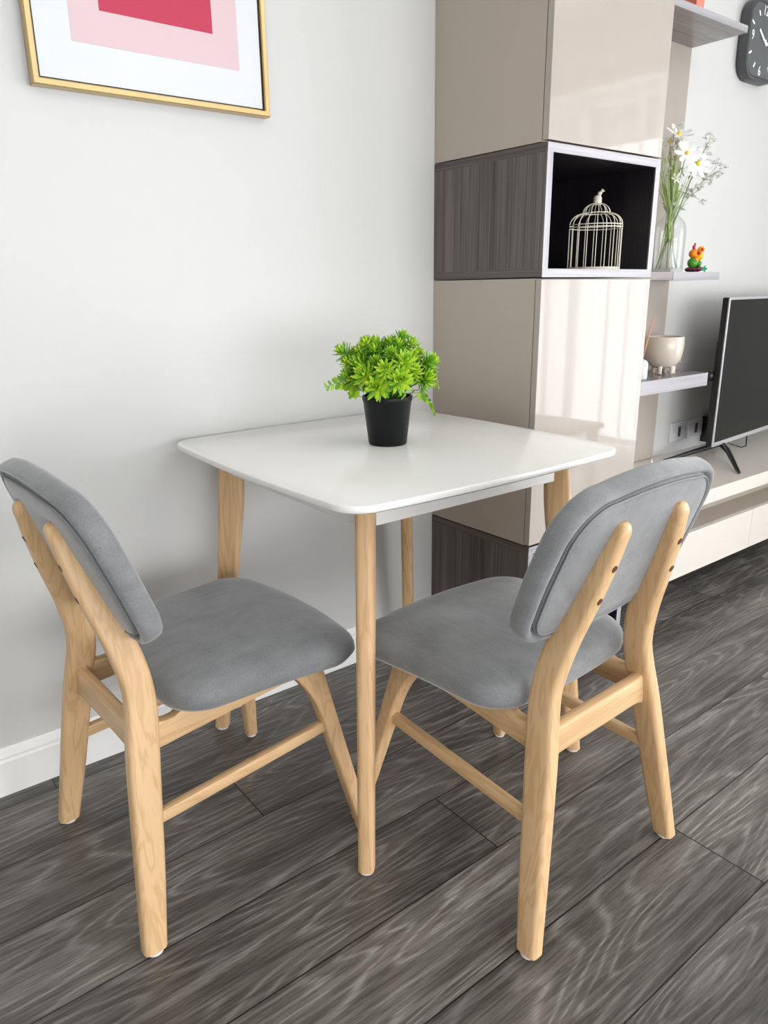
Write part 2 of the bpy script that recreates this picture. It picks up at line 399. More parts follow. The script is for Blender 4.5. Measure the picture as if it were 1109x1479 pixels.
def make_chair(label):
    t = thing('dining_chair', label, 'chair', group='dining chairs at the white table')
    for s in (-1, 1):
        o = rear_leg(s).build('leg', M['wz'], t)
        g = MB(); g.lathe([(.009, 0), (.0145, .001), (.0145, .006), (.009, .008)], (s*.216, -.219, 0), 16); g.build('foot_glide', M['felt'], o)
        for z in (.617, .672):
            y = smoothtab(REAR, z); d = Vector((0, -CA, -SA)); c = Vector((s*POSTX(z)-.0, y, z))
            h = MB(); h.tube([c-d*.004, c+d*.0008], .0062, 12); h.build('bolt_hole', M['boltred'], o)
        # front leg with a flared knee that runs into the seat rail
        m = MB(); secs = []
        for i in range(21):
            z = .007+.389*i/20; x = .228-.25*z; y = .236-.155*z
            w = .024+.012*z/.39; d = .027+.012*z/.39
            k = max(0, (z-.27)/.126); y0 = y+d/2; y1 = y-d/2-.055*k*k
            secs.append([(s*x+a, b, z) for a, b in rr(w, y0-y1, .006, 3, 0, (y0+y1)/2)])
        m.loft(secs); o = m.build('leg', M['wz'], t)
        g = MB(); g.lathe([(.008, 0), (.0118, .001), (.0118, .006), (.008, .008)], (s*.227, .2355, 0), 16); g.build('foot_glide', M['felt'], o)
        # lower stretcher
        a, b = Vector((s*.172, -.19, .219)), Vector((s*.164, .196, .243)); m = MB()
        secs = [[(p.x+u, p.y, p.z+v) for u, v in rr(.017, .024, .004, 2)] for p in (a, b)]
        m.loft(secs); m.build('stretcher', M['wy'], t)
        # seat rail, scooped at the back end
        m = MB(); secs = []
        for i in range(25):
            q = i/24; y = -.158+.345*q
            zb = .336+.028*q; zt = .389-.006*q
            zt += .0+.012*math.exp(-((y+.088)/.014)**2)-.004*math.exp(-((y+.125)/.02)**2)
            x = .146-.008*q
            secs.append([(s*x+u, y, (zb+zt)/2+v) for u, v in rr(.022, zt-zb, .004, 2)])
        m.loft(secs); m.build('seat_rail', M['wy'], t)
    # back rail between the rear legs and a front rail under the seat
    m = MB(); secs = []
    for i in range(21):
        q = -1+2*i/20; x = q*.140; e = .006*max(0, (abs(q)-.8)/.2)**2
        secs.append([(x, -.172+u, .3525+v) for u, v in rr(.024, .055+2*e, .007, 3)])
    m.loft(secs); m.build('back_rail', M['wx'], t)
    m = MB(); m.box(-.125, .125, .150, .170, .345, .392); m.build('front_rail', M['wx'], t, bevel=.003)
    # seat cushion
    out = []
    RW, FW, YB, YT = .207, .230, -.127, .278
    pts = []
    def arc(cx, cy, r, a0, a1, n):
        for k in range(n+1):
            a = a0+(a1-a0)*k/n; pts.append((cx+r*math.cos(a), cy+r*math.sin(a)))
    arc(FW-.072, YT-.093, .072, 0, PI/2*.92, 14)
    for k in range(1, 8):
        x = (FW-.075)*(1-2*k/8); pts.append((x, YT-.021+.016*(1-(x/(FW-.07))**2)))
    arc(-(FW-.072), YT-.093, .072, PI/2*1.08, PI, 14)
    for k in range(1, 10):
        q = k/10; pts.append((-(FW+(RW-FW)*q+-.004*math.sin(q*PI)), (YT-.093)+(YB+.078-YT+.093)*q))
    arc(-RW+.078, YB+.078, .078, PI, 1.5*PI, 10)
    for k in range(1, 6): 
        x = (-RW+.078)*(1-2*k/6); pts.append((x, YB-.006*(1-(x/(RW-.078))**2)))
    arc(RW-.078, YB+.078, .078, 1.5*PI, 2*PI, 10)
    for k in range(1, 10):
        q = 1-k/10; pts.append(((FW+(RW-FW)*q+-.004*math.sin(q*PI)), (YT-.093)+(YB+.078-YT+.093)*q))
    cx, cy = 0, .06
    lay = [(0.02, .3925), (.6, .3925), (.9, .394), (.965, .398), (.99, .406), (1.0, .417), (.995, .428), (.98, .437), (.95, .4445), (.90, .450), (.8, .4565), (.65, .461), (.45, .464), (.22, .4655), (.02, .466)]
    secs = []
    for s_, z in lay:
        L = []
        for x, y in pts:
            px, py = cx+(x-cx)*s_, cy+(y-cy)*s_
            drop = .012*max(0, (py-.12)/.15)**2 if z > .41 else .0
            dish = .004*math.cos(min(1, abs(px)/.2)*PI) if z > .455 else 0
            lift = .010*max(0, (py-.1)/.17)**2 if z < .41 else 0
            L.append((px, py, z-drop-dish*.6+lift*.3))
        secs.append(L)
    m = MB(); m.loft(secs); m.build('seat', M['fabric'], t)
    # backrest: bent rounded cushion on the sloping posts
    def outline(hw, z0, z1, rb, rt, crown, n=10):
        L = []
        def a_(cx, cz, r, a0, a1):
            for k in range(n+1):
                a = a0+(a1-a0)*k/n; L.append((cx+r*math.cos(a), cz+r*math.sin(a)))
        a_(hw-rt, z1-rt, rt, 0, PI/2)
        for k in range(1, 8):
            x = (hw-rt)*(1-2*k/8); L.append((x, z1+crown*(1-(x/(hw-rt))**2)))
        a_(-hw+rt, z1-rt, rt, PI/2, PI)
        for k in range(1, 6): L.append((-hw-.004*math.sin(k/6*PI), z1-rt+(z0+rb-z1+rt)*k/6))
        a_(-hw+rb, z0+rb, rb, PI, 1.5*PI)
        for k in range(1, 8):
            x = (-hw+rb)*(1-2*k/8); L.append((x, z0-crown*1.25*(1-(x/(hw-rb))**2)))
        a_(hw-rb, z0+rb, rb, 1.5*PI, 2*PI)
        for k in range(1, 6): L.append((hw+.004*math.sin(k/6*PI), z1-rt+(z0+rb-z1+rt)*(1-k/6)))
        return L
    ZM = .672
    def place(x, z, tt):      # tt: distance in front of the rear plane
        y = .029-TANA*z+.13*x*x
        return (x, y+tt*CA, z+tt*SA)
    def pad(loops, name, mat, par):
        m = MB(); m.loft([[place(ZX[0]*s_, ZM+(ZX[1]-ZM)*(1-(1-s_)*1.7 if s_ > .7 else s_*.7), tt) for ZX in base] for s_, tt in loops]); return m.build(name, mat, par)
    base = outline(.2155, .540, .797, .052, .085, .012)
    def inset(L, d):           # shrink towards the centre by a distance
        R_ = []
        for x, z in L:
            v = Vector((x, (z-ZM)*1.25)); l = max(v.length, 1e-6); f = max(l-d, .0)/l
            R_.append((x*f, ZM+(z-ZM)*f))
        return R_
    def padloft(levels):
        m = MB(); m.loft([[place(x, z, tt) for x, z in inset(base, d)] for d, tt in levels]); return m
    b = padloft([(.235, .004), (.12, .004), (.034, .013), (.026, .013), (.0205, .012), (.0180, .007), (.0145, .0030), (.0100, .0022), (.005, .0040), (.0018, .009), (.0, .016), (.0, .027), (.002, .034), (.007, .039), (.016, .043), (.03, .0455), (.06, .0475), (.12, .049), (.235, .0495)]).build('backrest', M['fabric'], t)
    padloft([(.235, -.003), (.12, -.002), (.06, -.001), (.036, .0), (.029, .002), (.0260, .005), (.0250, .0085), (.027, .014), (.12, .013), (.235, .013)]).build('backrest_panel', M['fabric'], b)
    m = MB(); m.tube([place(x, z, .0016) for x, z in inset(base, .0280)], .0020, 8, closed=True); m.build('piping', M['piping'], b)
    return t
ch = make_chair('grey upholstered wooden chair at the left end of the white table, darker seat')
ch2 = copy_tree(ch)
ch.location = (-.965, -.3911, 0); ch.rotation_euler.z = .0502-PI/2
ch2.location = (-.4706, -.7913, 0); ch2.rotation_euler.z = 1.6094-PI/2
ch2['label'] = 'grey upholstered wooden chair in front of the cupboard, back turned to the viewer'

# ------------------------------------------------------------------ dining table
TX, TY = -.4701, -.3872
t = thing('dining_table', 'small square white table with rounded corners and tapered pale wooden legs against the wall', 'table', (TX, TY, 0))
def toploop(h, r, bulge, n=8):
    L = []
    for q in range(4):
        a0 = q*PI/2
        for k in range(n+1):
            a = a0+PI/2*k/n
            sx = 1 if q in (0, 3) else -1; sy = 1 if q < 2 else -1
            L.append((sx*(h-r)+r*math.cos(a), sy*(h-r)+r*math.sin(a)))
        nx = [(0, 1), (-1, 0), (0, -1), (1, 0)][q]
        for k in range(1, 12):
            u = 1-2*k/12; d = h+bulge*(1-u*u)
            # walk along the side counter-clockwise
            L.append([(u*(h-r), d), (-d, u*(h-r)), (-u*(h-r), -d), (d, -u*(h-r))][q])
    return L
m = MB(); secs = []
for ins, z in [(.045, .727), (.022, .728), (.003, .7362), (.0004, .738), (.0, .739), (.0, .7478), (.0008, .7492), (.0028, .75)]:
    secs.append([(x, y, z) for x, y in toploop(.3605-ins, .058-ins*.4, .0115)])
m.loft(secs); m.build('tabletop', M['white'], t)
m = MB(); A = .259
for q in range(4):
    c, s = math.cos(q*PI/2), math.sin(q*PI/2)
    pts = [(-A+.018, -A-.009), (A-.018, -A-.009), (A-.018, -A+.009), (-A+.018, -A+.009)]
    m.loft([[(x*c-y*s, x*s+y*c, z) for x, y in pts] for z in (.677, .729)])
m.build('apron', M['white'], t, smooth=False, bevel=.002)
WR = [(0, .034), (.25, .041), (.46, .0505), (.56, .0570), (.62, .0585), (.67, .0565), (.735, .054)]
for q in range(4):
    m = MB(); secs = []; an = PI/4+q*PI/2; c, s = math.cos(an), math.sin(an)
    for i in range(31):
        z = .007+.720*i/30; ro = .459-.094*z; w_ = smoothtab(WR, z)
        secs.append([(u*c-v*s, u*s+v*c, z) for u, v in rr(w_, .0315, .0105, 4, ro-w_/2, 0)])
    m.loft(secs); o_ = m.build('leg', M['wz'], t)
    g = MB(); g.lathe([(.008, 0), (.0145, .001), (.0145, .006), (.008, .008)], (.4415*c, .4415*s, 0), 16); g.build('foot_glide', M['felt'], o_)

# ------------------------------------------------------------------ potted plant
PX, PY = -.466, -.376
t = thing('potted_plant', 'bright green artificial succulents in a small black pot on the white table', 'plant', (PX, PY, .75))
m = MB(); m.lathe([(.001, .0015), (.038, .0015), (.041, 0), (.0425, .003), (.053, .094), (.0545, .096), (.0555, .104), (.0545, .1065), (.051, .1065), (.050, .095), (.047, .09), (.001, .09)], seg=48)
pot = m.build('pot', M['blackmatte'], t)
m = MB(); m.lathe([(.001, .09), (.0495, .0905), (.048, .094), (.001, .097)], seg=32); m.build('soil', M['soil'], t)
def leaf(mb, base, d, up, L, w, thick=.25, mat=None):
    """fleshy pointed leaf"""
    d = d.normalized(); s = d.cross(up)
    if s.length < 1e-4: s = d.cross(Vector((1, 0, .2)))
    s.normalize(); u = s.cross(d)
    secs = []
    for q, f, c in ((0, .35, 0), (.3, .85, .02), (.6, 1, .0), (.85, .6, .06), (1, .06, .13)):
        p = base+d*L*q+u*c*L
        secs.append([tuple(p+s*w*.5*f), tuple(p+u*w*.5*f*thick), tuple(p-s*w*.5*f), tuple(p-u*w*.5*f*thick)])
    mb.loft(secs, mat)
def rosette(seed, R, cols):
    r_ = random.Random(seed); mb = MB()
    for ring, (n, el, L, w) in enumerate(((5, 1.3, .60, .22), (7, 1.0, .82, .27), (9, .62, 1.0, .28), (10, .22, 1.05, .26), (8, -.15, .95, .24))):
        for k in range(n):
            a = 2*PI*(k+.5*(ring % 2))/n+r_.uniform(-.12, .12); e = el+r_.uniform(-.12, .12)
            d = Vector((math.cos(a)*math.cos(e), math.sin(a)*math.cos(e), math.sin(e)))
            leaf(mb, Vector((0, 0, R*.12*(3-ring)))+d*R*.06, d, Vector((0, 0, 1)), R*L, R*w, .35, cols[min(ring//2, len(cols)-1)] if (ring+k) % 4 else M['leaf2'])
    return mb
protos = []
def add_rosette(k, p, d, s):
    if len(protos) <= k:
        o = rosette(k, .030, [M['leaf1'], M['leaf2'], M['leaf3']] if k % 3 else [M['leaf1'], M['leaf1'], M['leaf2']]).build('rosette', None, t, smooth=True); protos.append(o)
    else:
        o = protos[k % len(protos)].copy(); COL.objects.link(o); o.parent = t
    o.location = p; o.rotation_euler = d.to_track_quat('Z', 'Y').to_euler(); o.scale = (s, s, s)
    return o
C0 = Vector((0, 0, .150)); rr_ = random.Random(3); k = 0; stems = MB()
for i in range(34):
    z = 1-(i+.5)/34*1.25; a = i*2.39996; q = math.sqrt(max(0, 1-z*z))
    d = Vector((q*math.cos(a), q*math.sin(a), z)); rad = Vector((.072, .072, .062))
    p = C0+Vector((d.x*rad.x, d.y*rad.y, d.z*rad.z))*rr_.uniform(.80, 1.16)
    add_rosette(k if k < 5 else k, p, (d+Vector((0, 0, .45))).normalized(), rr_.uniform(.75, 1.15)) if k < 5 else None
    if k >= 5:
        o = protos[k % 5].copy(); COL.objects.link(o); o.parent = t; o.location = p
        dd = (d+Vector((0, 0, .45))).normalized(); o.rotation_euler = dd.to_track_quat('Z', 'Y').to_euler(); s_ = rr_.uniform(.62, 1.05); o.scale = (s_,)*3
    stems.tube([(d.x*.02, d.y*.02, .09), tuple(Vector((d.x*.045, d.y*.045, .12))), tuple(p-d*.004)], .0016, 5)
    k += 1
for (r_e, z_e, d_e, s_e) in ((-.088, .198, -.02, .85), (-.078, .178, -.03, .7), (-.080, .150, -.03, .75), (.085, .175, -.02, .95), (.078, .14, -.03, .95), (.03, .222, 0, .8), (-.04, .212, -.02, .8)):
    o = protos[k % 5].copy(); COL.objects.link(o); o.parent = t; k += 1
    v = Vector((.79, -.61, 0))*r_e+Vector((-.61, -.79, 0))*(-d_e); o.location = (v.x, v.y, z_e); o.scale = (s_e,)*3
    o.rotation_euler = (Vector((v.x, v.y, .07))).normalized().to_track_quat('Z', 'Y').to_euler()
    stems.tube([(v.x*.2, v.y*.2, .09), (v.x*.6, v.y*.6, .12+.3*(z_e-.12)), (v.x, v.y, z_e)], .0016, 5)
stems.build('stem', M['leaf3'], t)
m = MB()     # inner leaf mass of the arrangement
for i in range(230):
    a = rr_.uniform(0, 2*PI); q = rr_.uniform(.2, 1); h = rr_.uniform(.095, .175)
    p = Vector((math.cos(a)*.06*q, math.sin(a)*.06*q, h)); d = Vector((math.cos(a)*q, math.sin(a)*q, rr_.uniform(-.1, 1)))
    leaf(m, p, d, Vector((0, 0, 1)), rr_.uniform(.016, .028), rr_.uniform(.006, .010), .2, M['leaf3'] if i % 3 == 0 else M['leaf2'])
fo = m.build('foliage', None, t); fo['kind'] = 'stuff'
VF_ = Vector((-.61, -.79, 0))
def sprig(pts, nleaf, L):
    m = MB(); P_ = [Vector(p) for p in pts]; path = []
    for i in range(len(P_)-1):
        for q in range(6): path.append(P_[i].lerp(P_[i+1], q/6))
    path.append(P_[-1]); m.tube([tuple(p) for p in path], .0009, 5, M['leaf2'])
    for i in range(nleaf):
        f = .25+.75*i/nleaf; j = min(int(f*(len(path)-1)), len(path)-2); p = path[j]; tn = (path[j+1]-path[j]).normalized()
        sd = tn.cross(Vector((0, 0, 1))).normalized()*(1 if i % 2 else -1)
        l = L*(1-.62*f); leaf(m, p, sd*.55+tn*.35+Vector((0, 0, .45 if i % 2 else -.75)), VF_, l, l*.42, .25, M['leaf2'] if i % 3 else M['leaf1'])
    m.build('sprig', None, t)
E_ = Vector((.79, -.61, 0)).normalized()     # image right
def ep(r, z, dpt=0): 
    v = E_*r+Vector((.61, .79, 0))*dpt; return (v.x, v.y, z)
sprig([ep(-.05, .115, -.02), ep(-.08, .14, -.02), ep(-.105, .138, -.02), ep(-.135, .128, -.02)], 16, .034)
sprig([ep(.05, .13, -.01), ep(.085, .155, -.01), ep(.105, .15, -.01), ep(.112, .118, -.01)], 16, .026)
sprig([ep(.045, .115, -.03), ep(.075, .115, -.03), ep(.095, .09, -.03), ep(.104, .066, -.03)], 16, .026)
sprig([ep(-.05, .12, -.03), ep(-.072, .125, -.03), ep(-.082, .11, -.03)], 12, .03)
sprig([ep(-.015, .19, 0), ep(-.022, .215, 0), ep(-.024, .226, 0), ep(-.028, .222, 0)], 14, .010)
sprig([ep(.02, .195, 0), ep(.018, .215, 0), ep(.014, .222, 0)], 12, .009)

# ------------------------------------------------------------------ framed print
PXL, PXR, PZ0, PZ1, PD = -1.022, -.5185, 1.4545, 2.16, .026
t = thing('framed_print', 'large gold-framed print of nested pink and crimson rectangles on the pale wall', 'picture', ((PXL+PXR)/2, 0, PZ0))
w, h = PXR-PXL, PZ1-PZ0
m = MB(); f = .0125
def frame_sec(ins, y): return [(-w/2+ins, y, ins), (w/2-ins, y, ins), (w/2-ins, y, h-ins), (-w/2+ins, y, h-ins)]
loops = [frame_sec(0, -.001), frame_sec(0, -PD+.002), frame_sec(.002, -PD), frame_sec(f-.002, -PD), frame_sec(f, -PD+.002), frame_sec(f, -.003)]
m.loft(loops+[loops[0]], cap=False); m.build('frame', M['gold'], t, smooth=False)
m = MB(); g = f+.0035; yy = -.019
m.box(-w/2+g, w/2-g, yy, -.004, g, h-g, M['paper'])
x0, x1, z0 = -.940-(PXL+PXR)/2, -.587-(PXL+PXR)/2, 1.5385-PZ0
m.box(x0, x1, yy-.0006, yy, z0, h-z0, M['pink'])
m.box(x0+.0585, x1-.0585, yy-.0012, yy-.0006, z0+.0605, h-z0-.0605, M['red'])
m.build('print', None, t, smooth=False)
m = MB(); m.box(-w/2+f, w/2-f, -.004, -.002, f, h-f); m.build('shade_backing', M['gap'], t, smooth=False)  # dark sheet painting the shade in the gap around the print

# ------------------------------------------------------------------ tall cabinets
D, WC = .397, .46
def cupboard(label, z0, z1):
    t = thing('cupboard', label, 'cabinet', (WC/2, 0, z0)); h = z1-z0
    m = MB(); m.box(-WC/2, WC/2, -.376, -.001, .0015, h-.0015); m.build('body', M['taupe_side'], t, smooth=False, bevel=.001)
    m = MB(); m.box(-WC/2+.006, WC/2-.006, -.379, -.375, .006, h-.006); m.build('gap_shade', M['gap'], t, smooth=False)  # dark sheet added as the shade between body and door
    m = MB(); m.box(-WC/2, WC/2, -D, -.3785, .004, h-.004); m.build('door', M['taupe'], t, smooth=False, bevel=.0012)
    return t
cupboard('tall glossy taupe cupboard above the dark open cubby', 1.4025, 2.42)
cupboard('glossy taupe cupboard below the birdcage cubby, its door mirroring the curtain', .4015, 1.1005)
def cubby(label, z0, z1):
    t = thing('cubby_unit', label, 'cabinet', (WC/2, 0, z0)); h = z1-z0; k = .020
    for x in (-WC/2, WC/2-k):
        b = MB(); b.box(x, x+k, -D+.001, -.001, k, h-k, M['dwz']); b.build('side_panel', None, t, smooth=False)
    for z in (0, h-k):
        b = MB(); b.box(-WC/2, WC/2, -D+.001, -.001, z, z+k); b.build('shelf_panel', M['dwy'], t, smooth=False)
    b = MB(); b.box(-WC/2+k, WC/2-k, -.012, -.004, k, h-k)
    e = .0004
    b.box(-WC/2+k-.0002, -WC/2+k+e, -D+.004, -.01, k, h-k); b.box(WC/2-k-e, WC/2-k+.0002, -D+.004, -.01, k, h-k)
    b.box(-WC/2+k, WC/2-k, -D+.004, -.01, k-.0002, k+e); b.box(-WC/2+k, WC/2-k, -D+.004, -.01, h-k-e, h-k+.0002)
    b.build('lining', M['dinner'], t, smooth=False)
    b = MB()
    b.box(-WC/2, -WC/2+k, -D-.0005, -D+.001, k, h-k, M['dedgez']); b.box(WC/2-k, WC/2, -D-.0005, -D+.001, k, h-k, M['dedgez'])
    b.box(-WC/2, WC/2, -D-.0005, -D+.001, 0, k, M['dedge']); b.box(-WC/2, WC/2, -D-.0005, -D+.001, h-k, h, M['dedge'])
    b.build('edge_band_sheen', None, t, smooth=False)  # front edges coloured pale for their reflection
    return t
cubby('dark wood open cubby with front edges pale from sheen holding the wire birdcage', 1.1015, 1.4015)
cubby('dark wood open cubby standing on the floor at the foot of the tall cabinet', 0, .4005)

# birdcage
t = thing('birdcage', 'cream wire birdcage ornament in the dark cubby', 'ornament', (.340, -.290, 1.1219))
R, zs = .071, .118
m = MB()
for k in range(18):
    a = 2*PI*k/18; c, s = math.cos(a), math.sin(a); P_ = [(R*c, R*s, .006), (R*c, R*s, zs)]
    for q in range(1, 8):
        b = q/7*PI/2; r = .036+(R-.036)*math.cos(b); P_.append((r*c, r*s, zs+.030*math.sin(b)))
    m.tube(P_, .0012, 6)
m.build('bars', M['cage'], t)
m = MB()
for k in range(12):
    a = 2*PI*(k+.5)/12; c, s = math.cos(a), math.sin(a); P_ = []
    for q in range(0, 8):
        b = q/7*PI/2; r = .006+.031*math.cos(b); P_.append((r*c, r*s, zs+.030+.026*math.sin(b)))
    m.tube(P_, .0011, 6)
m.build('dome', M['cage'], t)
def ring(r, z, k=.0015):
    m = MB(); m.tube([(r*math.cos(2*PI*i/40), r*math.sin(2*PI*i/40), z) for i in range(40)], k, 6, closed=True); m.build('hoop', M['cage'], t)
ring(R, .006, .002); ring(R, zs, .0014); ring(R, zs-.007, .0014); ring(.037, zs+.031)
m = MB(); m.lathe([(.001, 0), (R+.002, 0), (R+.002, .005), (.001, .005)], seg=36); m.build('base', M['cage'], t)
m = MB(); m.lathe([(.001, .170), (.010, .170), (.0115, .176), (.0115, .188), (.008, .194), (.001, .194)], seg=16)
m.ball((.004, -.003, .199), (.007, .006, .006), seg=12); m.ball((.010, -.006, .206), .0048, seg=10); m.tube([(.013, -.008, .206), (.0165, -.010, .205)], [.002, .0006], 6)
m.build('finial', M['cage'], t)
m = MB(); m.box(.030, .125, -.20, -.10, 1.1221, 1.215); tag(m.build('box', M['navy'], bevel=.002), 'dark navy box at the back left of the birdcage cubby', 'box')
m = MB(); m.ball((.040, -.352, 1.1325), (.017, .016, .0106)); m.ball((.050, -.35, 1.136), (.009, .01, .008)); tag(m.build('pompom', M['pinkobj']), 'small pink bauble in the front left corner of the birdcage cubby', 'ornament')

# ------------------------------------------------------------------ wall panel and shelves
XP = 1.18
m = MB(); m.box(WC+.001, XP, -.012, -.0005, .412, 2.42); tag(m.build('wall_panel', M['taupe'], smooth=False, bevel=.001), 'tall glossy taupe panel fixed to the wall behind the shelves', 'panel')
def shelf(label, z0, z1, y0=-.205, xs=None):
    t = thing('wall_shelf', label, 'shelf', ((WC+XP)/2, 0, z0), group='shelves beside the tall cabinet'); hw = (XP-WC)/2
    m = MB(); m.box(-hw+.001, hw, y0, -.0125, 0, z1-z0, M['shelfwood']); m.build('board', None, t, smooth=False, bevel=.0008)
    m = MB(); m.box(-hw+.001 if xs is None else xs-(WC+XP)/2, hw, y0-.0012, y0, 0, z1-z0); m.build('edge_band_sheen', M['dedge'], t, smooth=False)
    return t
shelf('thin dark shelf up beside the clock, underside visible', 1.866, 1.886)
shelf('slim shelf at eye level carrying the glass vase of flowers', 1.0955, 1.1215, xs=.885)
shelf('thick lower shelf carrying the footed cream planter', .720, .767)
m = MB(); m.box(.893, .936, -.19, -.09, 1.8865, 2.06); bk = tag(m.build('book', M['coral'], smooth=False, bevel=.001), 'coral coloured book on the highest shelf, cut off by the top edge', 'book')

# vase and flowers
VX, VY, VZ = 1.0, -.105, 1.122
t = thing('vase', 'clear glass bottle vase full of white flowers on the eye-level shelf', 'vase', (VX, VY, VZ))
prof_o = [(.001, 0), (.050, 0), (.054, .004), (.055, .02), (.0555, .125), (.0545, .142), (.051, .156), (.045, .168), (.037, .177), (.029, .184), (.0235, .192), (.0215, .225), (.0235, .232)]
prof_i = [(.0215, .232), (.0190, .225), (.020, .196), (.027, .182), (.035, .175), (.043, .166), (.049, .154), (.0525, .141), (.0535, .125), (.052, .02), (.050, .012), (.001, .010)]
m = MB(); m.lathe(prof_o+prof_i, seg=40); m.build('bottle', M['glass'], t)
def curve(a, b, c, n=12):
    a, b, c = Vector(a), Vector(b), Vector(c)
    return [tuple(a*(1-q)**2+b*2*q*(1-q)+c*q*q) for q in [i/n for i in range(n+1)]]
VR = Vector((.79, -.61, 0)); VF = Vector((-.61, -.79, 0))
def vp(r, z, d=0):          # r to the viewer's right, d towards the viewer
    v = VR*r+VF*d; return (v.x, v.y, z)
def bloom(par, c, nrm, R, n=8, petal=M['petal'], seed=0):
    r_ = random.Random(seed); nrm = Vector(nrm).normalized(); q = nrm.to_track_quat('Z', 'Y'); m = MB()
    for k in range(n):
        a = 2*PI*k/n+r_.uniform(-.1, .1); lift = r_.uniform(.05, .4)
        secs = []
        for f, w in ((.08, .10), (.35, .30), (.7, .40), (.92, .30), (1, .12)):
            L = []
            for u, th in ((-1, 0), (0, .012), (1, 0), (0, -.012)):
                p = Vector((math.cos(a)*f-math.sin(a)*w*u*.5, math.sin(a)*f+math.cos(a)*w*u*.5, lift*f*f+th))*R
                L.append(tuple(Vector(c)+q @ p))
            secs.append(L)
        m.loft(secs)
    m.build('petals', petal, par)
    m = MB(); m.ball(tuple(Vector(c)+nrm*R*.05), R*.17, seg=10, rings=6); m.build('flower_centre', M['pollen'], par)
FG = 'flower stems in the glass vase'
def stemthing(label, cat='flower'): return thing('flower_stem', label, cat, (VX, VY, VZ), 0, FG)
def cosmos(label, foot, mid, tip, nrm, R, seed, n=8):
    f = stemthing(label); m = MB(); pts = curve(foot, mid, tip); m.tube(pts, .0012, 6); m.build('stem', M['stem'], f)
    bloom(f, tip, nrm, R, n, seed=seed)
neck = vp(0, .21)
cosmos('large open white flower with a yellow centre, right of the vase neck', vp(-.028, .02), vp(.02, .20), vp(.062, .345, .03), (VF+VR*.3+Vector((0, 0, .25))), .050, 1, 9)
cosmos('open white flower on the tallest stem at the top of the bunch', vp(.02, .02), vp(-.02, .24), vp(.0, .44, .0), (VF*.6+VR*.2+Vector((0, 0, .9))), .047, 2)
cosmos('white flower with a yellow centre just above the middle of the bunch', vp(.03, .02), vp(-.01, .2), vp(.014, .375, .05), (VF+Vector((0, 0, .4))), .042, 3)
cosmos('white flower half hidden behind the cubby edge on the left of the bunch', vp(-.03, .03), vp(-.0, .22), vp(-.02, .42, -.02), (VF*.5-VR*.4+Vector((0, 0, .8))), .036, 4)
cosmos('small white flower low in the green stems', vp(.0, .03), vp(.0, .2), vp(-.005, .30, .03), (VF+Vector((0, 0, .3))), .018, 5, 6)
def spray(label, foot, mid, tip, n, spread, seed):
    f = stemthing(label); r_ = random.Random(seed); pts = curve(foot, mid, tip, 14); m = MB(); m.tube(pts, .0011, 5)
    ft = MB()
    for i in range(n):
        j = r_.randint(8, 14); p = Vector(pts[j]); e = p+VR*r_.uniform(-.6, 1)*spread+VF*r_.uniform(-.8, .8)*spread+Vector((0, 0, r_.uniform(-.5, .8)*spread))
        m.tube([tuple(p), tuple(p.lerp(e, .5)+Vector((0, 0, spread*.1))), tuple(e)], .0006, 4)
        for s in range(4):
            c = e+Vector((r_.uniform(-1, 1), r_.uniform(-1, 1), r_.uniform(-1, 1)))*spread*.16
            for w in range(4):
                a = w*PI/2+r_.random(); d = Vector((math.cos(a), math.sin(a), r_.uniform(-.2, .6)))
                leaf(ft, c, d, Vector((0, 0, 1)), .0095, .0065, .25)
    m.build('stem', M['twig'], f); ft.build('blossoms', M['petal'], f)
spray('branching twig of tiny white blossoms reaching farthest right', vp(-.03, .03), vp(.02, .28), vp(.150, .325, .0), 22, .045, 11)
spray('branching twig of tiny white blossoms at the upper right', vp(-.02, .03), vp(.04, .3), vp(.105, .42, .0), 22, .048, 12)
spray('short drooping twig of tiny blossoms nearest above the ornament', vp(-.02, .03), vp(.02, .25), vp(.085, .265, .01), 6, .022, 13)
spray('upright twig of tiny buds rising highest beside the cupboard', vp(.03, .03), vp(-.03, .26), vp(-.012, .46, -.01), 14, .028, 14)
f = tag(thing('greenery', '', '', (VX, VY, VZ)), 'bunch of fine pale green grass stems standing in the glass vase', 'greenery')
r_ = random.Random(5); m = MB()
for i in range(130):
    a = r_.uniform(0, 2*PI); q = r_.uniform(0, 1)
    e = vp(r_.gauss(-.008, .022), r_.uniform(.22, .40), r_.gauss(0, .02))
    m.tube(curve(vp(-math.cos(a)*.015*q-.002, r_.uniform(.10, .16), math.sin(a)*.015*q), vp(math.cos(a)*.01*q, .2, -math.sin(a)*.01*q), e, 7), [.0013]*6+[.0009, .0004], 5)
m.build('blades', M['grassg'], f)
m = MB()
for i in range(5):
    a = i*1.256; m.tube(curve(vp(-math.cos(a)*.036, .014, math.sin(a)*.036), vp(0, .12, 0), vp(math.cos(a)*.008, .22, -math.sin(a)*.008), 8), .0016, 6)
m.build('stalks', M['stem'], f)
m = MB()
for i in range(90):
    e = Vector(vp(r_.gauss(-.005, .022), r_.uniform(.25, .42), r_.gauss(0, .02))); d = Vector((r_.uniform(-1, 1), r_.uniform(-1, 1), r_.uniform(0, 1.2)))
    leaf(m, e, d, Vector((0, 0, 1)), r_.uniform(.012, .022), .006, .15)
m.build('leaves', M['grassg'], f)

